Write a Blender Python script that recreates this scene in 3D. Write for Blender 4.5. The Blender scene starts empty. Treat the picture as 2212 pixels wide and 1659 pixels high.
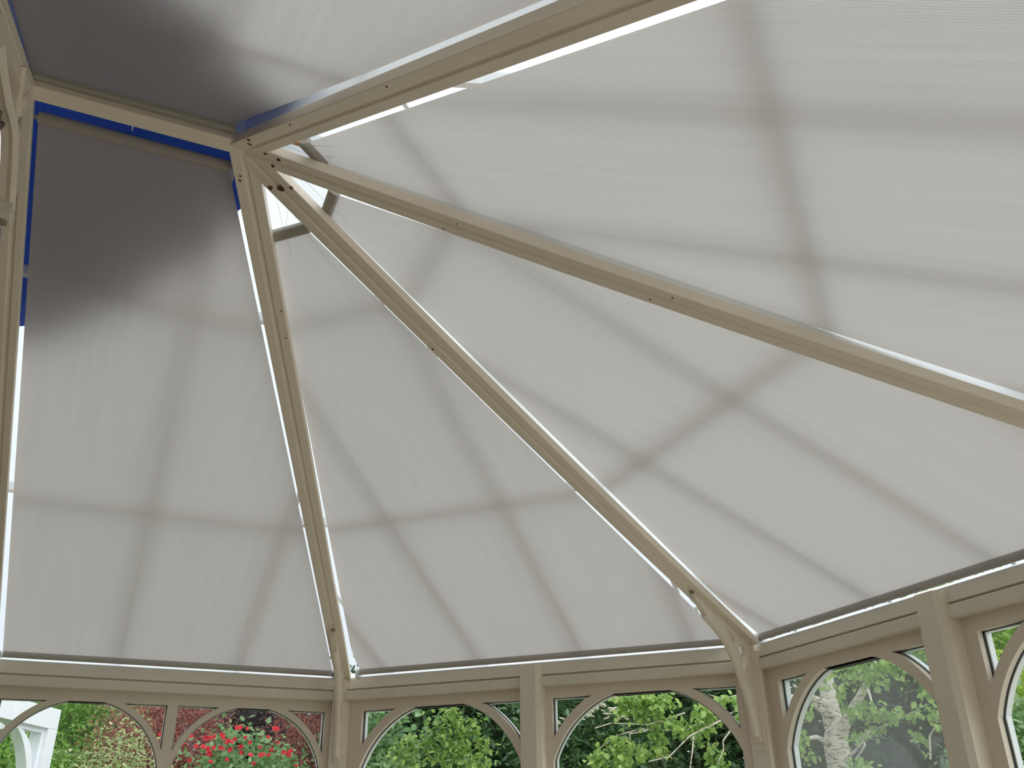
import bpy, math, random
import numpy as np
from mathutils import Vector, Matrix, noise as mnoise
random.seed(7)
rng = np.random.default_rng(7)
SC = bpy.context.scene
COL = SC.collection
V = lambda *a: Vector(a)

# ------------------------------------------------------------------ materials
def mat_new(name):
    m = bpy.data.materials.new(name); m.use_nodes = True
    nt = m.node_tree; nt.nodes.clear()
    out = nt.nodes.new('ShaderNodeOutputMaterial')
    return m, nt, out

def N(nt, t, **kw):
    n = nt.nodes.new(t)
    for k, v in kw.items(): setattr(n, k, v)
    return n

def ramp(nt, fac, stops):
    r = N(nt, 'ShaderNodeValToRGB')
    el = r.color_ramp.elements
    while len(el) > 1: el.remove(el[-1])
    el[0].position = stops[0][0]; el[0].color = (*stops[0][1], 1)
    for p, c in stops[1:]:
        e = el.new(p); e.color = (*c, 1)
    nt.links.new(fac, r.inputs[0])
    return r.outputs[0]

def principled(name, col, rough=.5, metal=0., var=.06, scale=14., bump=0., col2=None, spec=.5):
    m, nt, out = mat_new(name)
    b = N(nt, 'ShaderNodeBsdfPrincipled')
    b.inputs['Roughness'].default_value = rough
    b.inputs['Metallic'].default_value = metal
    b.inputs['Specular IOR Level'].default_value = spec
    tc = N(nt, 'ShaderNodeTexCoord'); no = N(nt, 'ShaderNodeTexNoise')
    no.inputs['Scale'].default_value = scale; no.inputs['Detail'].default_value = 5
    nt.links.new(tc.outputs['Object'], no.inputs['Vector'])
    a = tuple(c * (1 - var) for c in col); c2 = col2 or tuple(min(1, c * (1 + var)) for c in col)
    nt.links.new(ramp(nt, no.outputs[0], [(.3, a), (.7, c2)]), b.inputs['Base Color'])
    if bump:
        bu = N(nt, 'ShaderNodeBump'); bu.inputs['Strength'].default_value = bump
        bu.inputs['Distance'].default_value = .01
        nt.links.new(no.outputs[0], bu.inputs['Height']); nt.links.new(bu.outputs[0], b.inputs['Normal'])
    nt.links.new(b.outputs[0], out.inputs[0])
    return m

def paint_mat(name, col):
    # old cream gloss paint with faint streaks of grime
    m, nt, out = mat_new(name)
    b = N(nt, 'ShaderNodeBsdfPrincipled'); b.inputs['Roughness'].default_value = .45
    tc = N(nt, 'ShaderNodeTexCoord')
    n1 = N(nt, 'ShaderNodeTexNoise'); n1.inputs['Scale'].default_value = 5; n1.inputs['Detail'].default_value = 6
    n2 = N(nt, 'ShaderNodeTexNoise'); n2.inputs['Scale'].default_value = 90; n2.inputs['Detail'].default_value = 3
    for n in (n1, n2): nt.links.new(tc.outputs['Object'], n.inputs['Vector'])
    c1 = ramp(nt, n1.outputs[0], [(.3, tuple(c * .93 for c in col)), (.65, col)])
    dk = ramp(nt, n2.outputs[0], [(.24, (.55, .48, .38)), (.31, (1, 1, 1))])
    mx = N(nt, 'ShaderNodeMix', data_type='RGBA', blend_type='MULTIPLY'); mx.inputs[0].default_value = .5
    nt.links.new(c1, mx.inputs[6]); nt.links.new(dk, mx.inputs[7])
    nt.links.new(mx.outputs[2], b.inputs['Base Color'])
    bu = N(nt, 'ShaderNodeBump'); bu.inputs['Strength'].default_value = .12; bu.inputs['Distance'].default_value = .002
    nt.links.new(n2.outputs[0], bu.inputs['Height']); nt.links.new(bu.outputs[0], b.inputs['Normal'])
    nt.links.new(b.outputs[0], out.inputs[0])
    return m

def fabric_mat():
    # ribbed translucent blind cloth: UV is in metres, u runs along the eave
    m, nt, out = mat_new('blind_cloth')
    tc = N(nt, 'ShaderNodeTexCoord'); sp = N(nt, 'ShaderNodeSeparateXYZ')
    nt.links.new(tc.outputs['UV'], sp.inputs[0])
    mu = N(nt, 'ShaderNodeMath', operation='MULTIPLY'); mu.inputs[1].default_value = 2 * math.pi / .00205
    nt.links.new(sp.outputs[0], mu.inputs[0])
    si = N(nt, 'ShaderNodeMath', operation='SINE'); nt.links.new(mu.outputs[0], si.inputs[0])
    mr = N(nt, 'ShaderNodeMapRange'); mr.inputs[1].default_value = -1; mr.inputs[2].default_value = 1
    mr.inputs[3].default_value = .48; mr.inputs[4].default_value = 1.52
    nt.links.new(si.outputs[0], mr.inputs[0])
    mp = N(nt, 'ShaderNodeMapping'); mp.inputs['Scale'].default_value = (60, 2.2, 1)
    nt.links.new(tc.outputs['UV'], mp.inputs[0])
    no = N(nt, 'ShaderNodeTexNoise'); no.inputs['Scale'].default_value = 1; no.inputs['Detail'].default_value = 4
    nt.links.new(mp.outputs[0], no.inputs['Vector'])
    mr2 = N(nt, 'ShaderNodeMapRange'); mr2.inputs[1].default_value = .3; mr2.inputs[2].default_value = .7
    mr2.inputs[3].default_value = .955; mr2.inputs[4].default_value = 1.04
    nt.links.new(no.outputs[0], mr2.inputs[0])
    pr = N(nt, 'ShaderNodeMath', operation='MULTIPLY')
    nt.links.new(mr.outputs[0], pr.inputs[0]); nt.links.new(mr2.outputs[0], pr.inputs[1])
    sc = N(nt, 'ShaderNodeVectorMath', operation='SCALE')
    sc.inputs[0].default_value = (.455, .430, .410)
    nt.links.new(pr.outputs[0], sc.inputs['Scale'])
    tr = N(nt, 'ShaderNodeBsdfTranslucent'); nt.links.new(sc.outputs[0], tr.inputs[0])
    df = N(nt, 'ShaderNodeBsdfDiffuse'); df.inputs[0].default_value = (.66, .60, .53, 1)
    mx = N(nt, 'ShaderNodeMixShader'); mx.inputs[0].default_value = .5
    nt.links.new(df.outputs[0], mx.inputs[1]); nt.links.new(tr.outputs[0], mx.inputs[2])
    nt.links.new(mx.outputs[0], out.inputs[0])
    return m

def glass_mat(name, tint, refl=1., haze=0., hazecol=(.6, .66, .62)):
    m, nt, out = mat_new(name)
    t = N(nt, 'ShaderNodeBsdfTransparent'); t.inputs[0].default_value = (*tint, 1)
    g = N(nt, 'ShaderNodeBsdfGlossy'); g.inputs['Roughness'].default_value = .02
    fr = N(nt, 'ShaderNodeFresnel'); gg = N(nt, 'ShaderNodeNewGeometry'); mi = N(nt, 'ShaderNodeMapRange')
    mi.inputs[3].default_value = 1.45; mi.inputs[4].default_value = 1 / 1.45      # thin pane: the same reflection from both faces
    nt.links.new(gg.outputs['Backfacing'], mi.inputs[0]); nt.links.new(mi.outputs[0], fr.inputs[0])
    mu = N(nt, 'ShaderNodeMath', operation='MULTIPLY'); mu.inputs[1].default_value = refl
    nt.links.new(fr.outputs[0], mu.inputs[0])
    mx = N(nt, 'ShaderNodeMixShader'); nt.links.new(mu.outputs[0], mx.inputs[0])
    base = t.outputs[0]
    if haze:
        d = N(nt, 'ShaderNodeBsdfTranslucent'); d.inputs[0].default_value = (*hazecol, 1)
        m2 = N(nt, 'ShaderNodeMixShader')
        tc = N(nt, 'ShaderNodeTexCoord'); no = N(nt, 'ShaderNodeTexNoise'); no.inputs['Scale'].default_value = 3.
        nt.links.new(tc.outputs['Object'], no.inputs['Vector'])
        mr = N(nt, 'ShaderNodeMapRange'); mr.inputs[1].default_value = .35; mr.inputs[2].default_value = .65
        mr.inputs[3].default_value = haze * .75; mr.inputs[4].default_value = haze * 1.25
        nt.links.new(no.outputs[0], mr.inputs[0]); nt.links.new(mr.outputs[0], m2.inputs[0])
        nt.links.new(t.outputs[0], m2.inputs[1]); nt.links.new(d.outputs[0], m2.inputs[2])
        base = m2.outputs[0]
    nt.links.new(base, mx.inputs[1]); nt.links.new(g.outputs[0], mx.inputs[2])
    nt.links.new(mx.outputs[0], out.inputs[0])
    return m

def leaf_mat(name, cols, trans=.4, gloss=.03):
    m, nt, out = mat_new(name)
    ge = N(nt, 'ShaderNodeNewGeometry')
    n = len(cols)
    c = ramp(nt, ge.outputs['Random Per Island'], [(i / max(1, n - 1), cols[i]) for i in range(n)])
    d = N(nt, 'ShaderNodeBsdfDiffuse'); t = N(nt, 'ShaderNodeBsdfTranslucent')
    g = N(nt, 'ShaderNodeBsdfGlossy'); g.inputs['Roughness'].default_value = .4
    nt.links.new(c, d.inputs[0]); nt.links.new(c, t.inputs[0])
    mx = N(nt, 'ShaderNodeMixShader'); mx.inputs[0].default_value = trans
    nt.links.new(d.outputs[0], mx.inputs[1]); nt.links.new(t.outputs[0], mx.inputs[2])
    m2 = N(nt, 'ShaderNodeMixShader'); m2.inputs[0].default_value = gloss
    g.inputs[0].default_value = (.7, .75, .75, 1)
    nt.links.new(mx.outputs[0], m2.inputs[1]); nt.links.new(g.outputs[0], m2.inputs[2])
    nt.links.new(m2.outputs[0], out.inputs[0])
    return m

def translucent_mat(name, dcol, tcol, fac=.5):
    m, nt, out = mat_new(name)
    tc = N(nt, 'ShaderNodeTexCoord'); no = N(nt, 'ShaderNodeTexNoise'); no.inputs['Scale'].default_value = 5
    nt.links.new(tc.outputs['Object'], no.inputs['Vector'])
    c = ramp(nt, no.outputs[0], [(.3, tuple(x * .6 for x in tcol)), (.7, tcol)])
    d = N(nt, 'ShaderNodeBsdfDiffuse'); d.inputs[0].default_value = (*dcol, 1)
    t = N(nt, 'ShaderNodeBsdfTranslucent'); nt.links.new(c, t.inputs[0])
    mx = N(nt, 'ShaderNodeMixShader'); mx.inputs[0].default_value = fac
    nt.links.new(d.outputs[0], mx.inputs[1]); nt.links.new(t.outputs[0], mx.inputs[2])
    nt.links.new(mx.outputs[0], out.inputs[0])
    return m

def birch_mat():
    m, nt, out = mat_new('birch_bark')
    b = N(nt, 'ShaderNodeBsdfPrincipled'); b.inputs['Roughness'].default_value = .8
    tc = N(nt, 'ShaderNodeTexCoord'); mp = N(nt, 'ShaderNodeMapping'); mp.inputs['Scale'].default_value = (20, 20, 75)
    nt.links.new(tc.outputs['Object'], mp.inputs[0])
    no = N(nt, 'ShaderNodeTexNoise'); no.inputs['Scale'].default_value = 1.2; no.inputs['Detail'].default_value = 8; no.inputs['Distortion'].default_value = .8
    nt.links.new(mp.outputs[0], no.inputs['Vector'])
    nt.links.new(ramp(nt, no.outputs[0], [(.34, (.12, .09, .07)), (.42, (.42, .36, .30)), (.5, (.76, .72, .65)), (.75, (.60, .53, .44))]), b.inputs['Base Color'])
    bu = N(nt, 'ShaderNodeBump'); bu.inputs['Strength'].default_value = .5; bu.inputs['Distance'].default_value = .01
    nt.links.new(no.outputs[0], bu.inputs['Height']); nt.links.new(bu.outputs[0], b.inputs['Normal'])
    nt.links.new(b.outputs[0], out.inputs[0])
    return m

def brick_mat():
    m, nt, out = mat_new('brickwork')
    b = N(nt, 'ShaderNodeBsdfPrincipled'); b.inputs['Roughness'].default_value = .9
    tc = N(nt, 'ShaderNodeTexCoord'); br = N(nt, 'ShaderNodeTexBrick')
    br.inputs['Color1'].default_value = (.42, .2, .12, 1); br.inputs['Color2'].default_value = (.5, .27, .17, 1)
    br.inputs['Mortar'].default_value = (.5, .46, .4, 1); br.inputs['Scale'].default_value = 1
    br.inputs['Brick Width'].default_value = .22; br.inputs['Row Height'].default_value = .075; br.inputs['Mortar Size'].default_value = .006
    mp = N(nt, 'ShaderNodeMapping'); mp.inputs['Rotation'].default_value = (math.pi / 2, 0, 0)
    nt.links.new(tc.outputs['Object'], mp.inputs[0]); nt.links.new(mp.outputs[0], br.inputs['Vector'])
    nt.links.new(br.outputs[0], b.inputs['Base Color']); nt.links.new(b.outputs[0], out.inputs[0])
    return m

M = dict(
    paint=paint_mat('cream_paint', (.82, .73, .61)),
    frame=paint_mat('cream_frame_paint', (.78, .69, .575)),
    fascia=principled('cream_plastic_trim', (.74, .68, .58), .4, var=.03),
    white=principled('white_plastic', (.82, .83, .83), .35, var=.02),
    outer=principled('outside_white_frame', (.78, .82, .84), .4, var=.02),
    gasket=principled('black_rubber', (.02, .022, .025), .5, var=.2),
    alu=principled('brushed_rail', (.42, .41, .40), .35, .3, var=.05),
    roll=principled('grey_blind_roll', (.46, .44, .42), .7, var=.05),
    headrail=principled('beige_headrail', (.34, .315, .27), .5, var=.05),
    cloth=fabric_mat(),
    glass=glass_mat('clear_glass', (.975, .98, .97), .6),
    fogged=glass_mat('misted_glass', (.88, .90, .885), 1.0, .085, (.56, .59, .56)),
    roofglass=glass_mat('roof_glass', (.93, .95, .96), .6),
    tarp=translucent_mat('blue_sheet', (.01, .04, .30), (.014, .040, .20), .35),
    rust=principled('rust', (.16, .075, .03), .9, var=.4, scale=60, bump=.3),
    grime=principled('grime', (.33, .29, .22), .8, var=.2, scale=40),
    wood=principled('orange_wood', (.62, .33, .12), .6, var=.15),
    web=principled('cobweb_thread', (.35, .36, .38), .8),
    plaster=principled('plaster', (.74, .68, .60), .85, var=.04, scale=6, bump=.1),
    housewall=principled('brown_render', (.24, .195, .155), .9, var=.08, scale=8, bump=.2),
    floor=principled('floor_tiles', (.68, .61, .53), .5, var=.04, scale=3),
    paving=principled('bounce_paving', (.56, .53, .47), .85, var=.12, scale=2.5),
    lawn=principled('grass', (.10, .19, .05), .9, var=.3, scale=4, bump=.4),
    bark=principled('bark', (.16, .12, .09), .9, var=.3, scale=25, bump=.6),
    birch=birch_mat(), brick=brick_mat(),
    petal=principled('red_petal', (.62, .012, .03), .55, var=.2, scale=60),
    stamen=principled('yellow_centre', (.7, .5, .1), .7),
    cream_flower=principled('cream_petal', (.80, .78, .62), .6, var=.1),
    porch=principled('white_gloss_timber', (.86, .88, .93), .35, var=.01),
    brass=principled('dull_screw', (.38, .33, .25), .45, .4),
    L_acer=leaf_mat('leaf_fresh_green', [(.13, .30, .05), (.22, .42, .08), (.30, .50, .10)]),
    L_vari=leaf_mat('leaf_variegated', [(.22, .34, .12), (.48, .56, .26), (.66, .68, .42)]),
    L_red=leaf_mat('leaf_plum', [(.16, .05, .06), (.36, .12, .11), (.52, .24, .15), (.30, .09, .13)]),
    L_plum=leaf_mat('leaf_dark_purple', [(.035, .03, .035), (.07, .05, .055), (.10, .11, .10)]),
    L_rose=leaf_mat('leaf_rose', [(.14, .27, .10), (.22, .38, .16), (.34, .50, .26)]),
    L_rhodo=leaf_mat('leaf_dark_gloss', [(.035, .09, .03), (.07, .15, .05), (.14, .27, .10)], .2, .07),
    L_lime=leaf_mat('leaf_lime', [(.14, .27, .07), (.30, .48, .11), (.48, .62, .20), (.20, .33, .16)]),
    L_birch=leaf_mat('leaf_birch', [(.20, .36, .09), (.36, .54, .15), (.48, .64, .20)]),
    L_dark=leaf_mat('leaf_evergreen', [(.020, .045, .018), (.04, .085, .03), (.075, .13, .055)], .25, .03),
    L_hedge=leaf_mat('leaf_golden', [(.24, .40, .05), (.42, .58, .08), (.55, .66, .14)]),
)

# ------------------------------------------------------------------ mesh building
class MB:
    def __init__(s): s.v = []; s.f = []; s.uv = None; s.smooth = False
    def add(s, vs, fs):
        o = len(s.v); s.v += [tuple(x) for x in vs]; s.f += [tuple(i + o for i in f) for f in fs]; return s
    def hexa(s, p):       # p: 8 corners, bottom 4 then top 4 (same order)
        return s.add(p, [(0, 3, 2, 1), (4, 5, 6, 7), (0, 1, 5, 4), (1, 2, 6, 5), (2, 3, 7, 6), (3, 0, 4, 7)])
    def loft(s, rings, cap=True, closed=True):
        n = len(rings[0]); o = len(s.v)
        for r in rings: s.v += [tuple(x) for x in r]
        for i in range(len(rings) - 1):
            for j in range(n if closed else n - 1):
                a = o + i * n + j; b = o + i * n + (j + 1) % n
                s.f.append((a, b, b + n, a + n))
        if cap:
            s.f.append(tuple(o + j for j in range(n))[::-1]); s.f.append(tuple(o + (len(rings) - 1) * n + j for j in range(n)))
        return s
    def tube(s, pts, rad, n=8):
        pts = [Vector(p) for p in pts]; R = rad if hasattr(rad, '__len__') else [rad] * len(pts)
        rings = []; up = None
        for i, p in enumerate(pts):
            d = (pts[min(i + 1, len(pts) - 1)] - pts[max(i - 1, 0)]).normalized()
            if up is None:
                up = Vector((0, 0, 1)) if abs(d.z) < .9 else Vector((1, 0, 0))
            a = d.cross(up).normalized(); up = a.cross(d).normalized()
            rings.append([p + (a * math.cos(t) + up * math.sin(t)) * R[i] for t in [2 * math.pi * k / n for k in range(n)]])
        s.smooth = True
        return s.loft(rings)
    def disc(s, c, nrm, r, th, n=10, wob=0.):
        nrm = Vector(nrm).normalized(); a = nrm.orthogonal().normalized(); b = nrm.cross(a); c = Vector(c)
        rr = [r * (1 + wob * random.uniform(-1, 1)) for _ in range(n)]
        ring = [(a * math.cos(2 * math.pi * k / n) + b * math.sin(2 * math.pi * k / n)) * rr[k] for k in range(n)]
        return s.loft([[c + q for q in ring], [c + q + nrm * th for q in ring]])
    def build(s, name, mat, parent=None, base=(0, 0, 0), bevel=0., smooth=None):
        me = bpy.data.meshes.new(name)
        b = Vector(base)
        me.from_pydata([tuple(Vector(v) - b) for v in s.v], [], s.f)
        if s.uv is not None:
            ul = me.uv_layers.new(name='UVMap')
            for lp in me.loops: ul.data[lp.index].uv = s.uv[lp.vertex_index]
        me.materials.append(mat)
        me.validate(); me.update()
        if (s.smooth if smooth is None else smooth):
            me.polygons.foreach_set('use_smooth', [True] * len(me.polygons))
            try: me.set_sharp_from_angle(angle=math.radians(40))
            except Exception: pass
        o = bpy.data.objects.new(name, me); COL.objects.link(o)
        if parent: o.parent = parent
        else: o.location = b
        if bevel:
            md = o.modifiers.new('bevel', 'BEVEL'); md.width = bevel; md.segments = 2; md.limit_method = 'ANGLE'
        return o

def tag(o, label=None, cat=None, group=None, kind=None):
    if label: o['label'] = label
    if cat: o['category'] = cat
    if group: o['group'] = group
    if kind: o['kind'] = kind
    return o
def thing(name, base, label, cat, group=None, kind=None):
    o = bpy.data.objects.new(name, None); COL.objects.link(o); o.location = base
    o.empty_display_size = .1
    return tag(o, label, cat, group, kind)

def plate(name, loops, thick, org, ax, ay, mat, parent=None, base=(0, 0, 0), bevel=0.):
    """flat casting with holes: loops of 2D points (first is outline) in the plane org + x*ax + y*ay"""
    cu = bpy.data.curves.new(name, 'CURVE'); cu.dimensions = '2D'; cu.fill_mode = 'BOTH'
    cu.extrude = thick / 2
    for lp in loops:
        sp = cu.splines.new('POLY'); sp.points.add(len(lp) - 1); sp.use_cyclic_u = True
        for i, (x, y) in enumerate(lp): sp.points[i].co = (x, y, 0, 1)
    tmp = bpy.data.objects.new(name, cu); COL.objects.link(tmp)
    bpy.context.view_layer.update()
    dg = bpy.context.evaluated_depsgraph_get()
    me = bpy.data.meshes.new_from_object(tmp.evaluated_get(dg), depsgraph=dg)
    bpy.data.objects.remove(tmp)
    ax = Vector(ax).normalized(); ay = Vector(ay).normalized(); az = ax.cross(ay)
    mt = Matrix((ax, ay, az)).transposed().to_4x4(); mt.translation = Vector(org) - Vector(base)
    me.transform(mt); me.name = name
    me.materials.clear(); me.materials.append(mat)
    o = bpy.data.objects.new(name, me); COL.objects.link(o)
    if parent: o.parent = parent
    else: o.location = base
    if bevel:
        md = o.modifiers.new('bevel', 'BEVEL'); md.width = bevel; md.segments = 2; md.limit_method = 'ANGLE'
    return o

# ------------------------------------------------------------------ camera
SKY, SUNP = 1.27, 2.2            # strength of the overcast sky, and how much brighter the cloud before the sun is
CAM = V(-0.81233866, -1.54647744, 1.61878314)
cr = V(0.91099848, -0.4122652, -0.0109165); cu_ = V(-0.177635, -0.41614074, 0.89178063); cf = V(0.37219292, 0.81047165, 0.45233631)
FPX = 1950.787
cam = bpy.data.cameras.new('camera'); co = bpy.data.objects.new('camera', cam); COL.objects.link(co)
cam.sensor_width = 36; cam.lens = FPX / 2212 * 36; cam.clip_start = .02; cam.clip_end = 200
mt = Matrix((cr, cu_, -cf)).transposed().to_4x4(); mt.translation = CAM
co.matrix_world = mt
SC.camera = co
def at(x, y, D):
    """the garden point that the surveyed pixel x, y shows at D metres from the lens"""
    d = cf + cr * ((x - 1106) / FPX) - cu_ * ((y - 829.5) / FPX)
    return CAM + d.normalized() * D

# ------------------------------------------------------------------ plan of the room (metres)
HUB = V(-0.7107, 0, 2.902)
ZB = 2.144
XH = -1.109                       # line of the rafters against the house
FOOT = [V(.029, 1.768, ZB), V(1.0175, .722, ZB), V(.967, -.7247, ZB), V(-.105, -1.693, ZB)]
CN = [V(XH, 1.75, 0), V(0, 1.75, 0), V(.998, .7176, 0), V(.9495, -.7165, 0), V(-.117, -1.68, 0), V(XH, -1.68, 0)]
HOUSE_L = V(-1.101, 1.768, ZB); HOUSE_O = V(-1.124, -1.693, ZB); HOUSE_R = V(-1.124, 0, 2.902)

class Wall:
    def __init__(s, A, B):
        s.A = A; s.L = (B - A).length; s.d = (B - A).normalized(); s.n = V(-s.d.y, s.d.x, 0)
    def P(s, t, o, z): return s.A + s.d * t + s.n * o + V(0, 0, z)
    def box(s, mb, t0, t1, o0, o1, z0, z1):
        return mb.hexa([s.P(t0, o0, z0), s.P(t1, o0, z0), s.P(t1, o1, z0), s.P(t0, o1, z0),
                        s.P(t0, o0, z1), s.P(t1, o0, z1), s.P(t1, o1, z1), s.P(t0, o1, z1)])
WL, WM, WR, WN, WO = [Wall(CN[i], CN[i + 1]) for i in range(5)]

class Plane:
    """roof slope through three underside points"""
    def __init__(s, a, b, c):
        s.a = a; n = (b - a).cross(c - a).normalized(); s.n = n if n.z > 0 else -n
        s.e = s.n.cross(V(0, 0, 1)).normalized(); s.s = s.n.cross(s.e).normalized()
        if s.s.z > 0: s.s = -s.s
    def z(s, x, y, dz=0.):
        a = s.a + s.n * dz; n = s.n
        return a.z - (n.x * (x - a.x) + n.y * (y - a.y)) / n.z
    def P(s, x, y, dz=0.): return V(x, y, s.z(x, y, dz))
B0, B1, B2, B3 = [V(.0075, 1.768, ZB), V(1.016, .7246, ZB), V(.967, -.7247, ZB), V(-.105, -1.693, ZB)]
PL = {'L': Plane(HUB, B0, V(XH, 1.768, ZB)), 'M': Plane(HUB, B1, B0), 'R': Plane(HUB, B2, B1), 'N': Plane(HUB, B3, B2),
      'O': Plane(HUB, B3, B3 + V(-1, 0, 0))}
def hipP(k, i, along, perp, dz=.035):
    """point on slope k: distance along the plan line of hip i and sideways from it"""
    d = (FOOT[i] - HUB); d.z = 0; d.normalize(); n = V(-d.y, d.x, 0)
    q = V(HUB.x, HUB.y, 0) + d * along + n * perp
    return PL[k].P(q.x, q.y, dz)

# ------------------------------------------------------------------ room shell

fl = MB()
ring = [(CN[i].x + n[0], CN[i].y + n[1]) for i, n in enumerate([(0, .16), (.07, .16), (.14, .06), (.14, -.06), (.05, -.16), (0, -.16)])]
fl.loft([[(x, y, -.08) for x, y in ring], [(x, y, 0) for x, y in ring]])
tag(fl.build('floor', M['floor']), kind='structure')
hw = MB(); hw.loft([[V(x, y, z) for y, z in ((-2.2, -.1), (2.2, -.1), (2.2, 1.975), (0, 2.918), (-2.2, 1.975))] for x in (-1.32, -1.172)])
tag(hw.build('wall_left', M['housewall']), kind='structure')

def offring(off0, off1, z0, z1, walls):
    pass
WALLS = {'left': (WL, [(.313, .2485, .25, .269, 1.794), (.8425, .2485, .25, .269, 1.794)]),
         'front': (WM, [(.3805, .2975, .3186, .3466, 1.734), (1.0885, .2975, .3186, .3466, 1.734)]),
         'right': (WR, [(.3635, .2975, .3186, .3466, 1.734), (1.0925, .2975, .3186, .3466, 1.734)]),
         'near_right': (WN, [(.36, .2975, .3186, .3466, 1.734), (1.077, .2975, .3186, .3466, 1.734)]),
         'near': (WO, [(.26, .22, .25, .269, 1.794), (.74, .22, .25, .269, 1.794)])}
ZH = 2.037; ZS = .72            # window head, sill
def mitre(w, t, o, first):      # keep outer layers meeting at the corners
    return t
wn = 0; tn = 0
for side, (w, wins) in WALLS.items():
    L = w.L
    # dwarf wall
    b = MB(); w.box(b, -.02, L + .02, .0, .16, -.08, ZS - .04)
    tag(b.build('wall_' + side, M['plaster']), kind='structure')
    tn += 1
    b = MB(); w.box(b, -.01, L + .01, -.04, .14, ZS - .04, ZS); tag(b.build('trim_%d' % tn, M['fascia'], bevel=.004), kind='structure')
    # eave boards
    tn += 1; b = MB()
    w.box(b, -.035, L + .035, .022, .085, 2.072, 2.103)
    w.box(b, -.036, L + .036, .036, .085, 2.102, 2.112)
    tag(b.build('trim_%d' % tn, M['fascia'], bevel=.003), kind='structure')
    tn += 1; b = MB()
    # upper board leans in a little at its foot, so it catches the light of the room
    b.hexa([w.P(-.04, .027, 2.109), w.P(L + .04, .027, 2.109), w.P(L + .05, .10, 2.109), w.P(-.05, .10, 2.109),
            w.P(-.04, .040, 2.147), w.P(L + .04, .040, 2.147), w.P(L + .05, .10, 2.147), w.P(-.05, .10, 2.147)])
    tag(b.build('trim_%d' % tn, M['fascia'], bevel=.0015), kind='structure')
    # outside gutter upstand that daylight falls on
    tn += 1; b = MB(); b.hexa([w.P(-.045, .050, 2.140), w.P(L + .045, .050, 2.140), w.P(L + .075, .128, 2.140), w.P(-.075, .128, 2.140),
            w.P(-.045, .050, 2.152), w.P(L + .045, .050, 2.152), w.P(L + .075, .128, 2.181), w.P(-.075, .128, 2.181)])
    tag(b.build('trim_%d' % tn, M['white']), kind='structure')
    # windows
    for k, (c, hwid, Ri, Ro, zc) in enumerate(wins):
        wn += 1
        e0 = (-.005 if k == 0 else (wins[0][0] + c) / 2); e1 = ((wins[1][0] + c) / 2 if k == 0 else L + .005)
        win = tag(bpy.data.objects.new('window_%d' % wn, None), kind='structure'); COL.objects.link(win)
        base = w.P(c, .05, ZS); win.location = base
        for nm, o0, o1, g, mt_ in (('frame', .05, .066, 0., 'frame'), ('gasket', .066, .0705, .0018, 'gasket'), ('outer_frame', .0705, .087, .0055 if side != 'left' else .004, 'outer')):
            b = MB(); h = hwid - g; zt = ZH - g * .6
            w.box(b, e0, e1, o0, o1, zt, 2.075)
            w.box(b, e0, c - h, o0, o1, ZS, zt); w.box(b, c + h, e1, o0, o1, ZS, zt)
            w.box(b, c - h, c + h, o0, o1, ZS, ZS + .06 + g)
            ri, ro = Ri - g * .6, Ro + g * .6
            rows = []; th1 = math.asin(min(1, h / ri)); n = 40
            for i in range(n + 1):
                th = -th1 + 2 * th1 * i / n
                pi = (max(-h, min(h, ri * math.sin(th))), min(zt, zc + ri * math.cos(th)))
                # outer point clamped to the opening
                xo, zo = ro * math.sin(th), zc + ro * math.cos(th)
                if abs(xo) > h:
                    xo = math.copysign(h, xo); zo = zc + math.sqrt(max(0, ro * ro - h * h))
                po = (xo, min(zt, zo))
                rows.append([w.P(c + pi[0], o0, pi[1]), w.P(c + po[0], o0, po[1]), w.P(c + po[0], o1, po[1]), w.P(c + pi[0], o1, pi[1])])
            b.loft(rows)
            fr = b.build(nm, M[mt_], win, base)
        b = MB(); w.box(b, c - hwid - .01, c + hwid + .01, .0668, .0698, ZS + .03, ZH + .02)
        fog = (side == 'right' and k == 0)
        g_ = b.build('glass', M['fogged'] if fog else M['glass'], win, base)
        if fog: g_['label'] = 'misted pane'

# posts -------------------------------------------------------------
def post(pos, d, n, hw_, o0, o1, z1, label, grp=None):
    b = MB(); r = .006
    prof = [(-hw_, o1), (-hw_, o0 + r), (-hw_ + r, o0), (hw_ - r, o0), (hw_, o0 + r), (hw_, o1)]
    b.loft([[V(pos.x, pos.y, z) + d * x + n * y for x, y in prof] for z in (0, z1)])
    o = b.build('post', M['paint'], None, (pos.x, pos.y, 0))
    return tag(o, label, 'post', grp)
names = ['narrow corner post where the left and middle window walls meet', 'corner post under the cast bracket beside the misted window',
         'corner post behind the right-hand window wall, outside the picture', 'corner post of the near side wall, outside the picture']
for i, f in enumerate(FOOT):
    d = V(f.x + .414, f.y, 0).normalized(); t = V(-d.y, d.x, 0)
    post(f + d * .0, t, d, .031, -.012, .10, 2.125, names[i])
for w, s0, s1, lab in ((WM, .697, .752, 'cream mullion post between the two windows of the middle wall'), (WR, .679, .737, 'cream mullion post right of the misted window'), (WN, .69, .745, 'mullion post in the near window wall outside the picture')):
    b = MB(); r = .014
    prof = [(s0, .06), (s0, .004), (s0 + .004, 0), (s1, 0), (s1 + r, r * .8), (s1 + r + .004, .06)]
    b.loft([[w.P(x, o, z) for x, o in prof] for z in (0, 2.139)])
    base = w.P((s0 + s1) / 2, 0, 0)
    tag(b.build('post', M['paint'], None, base, smooth=False), lab, 'post')

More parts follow.
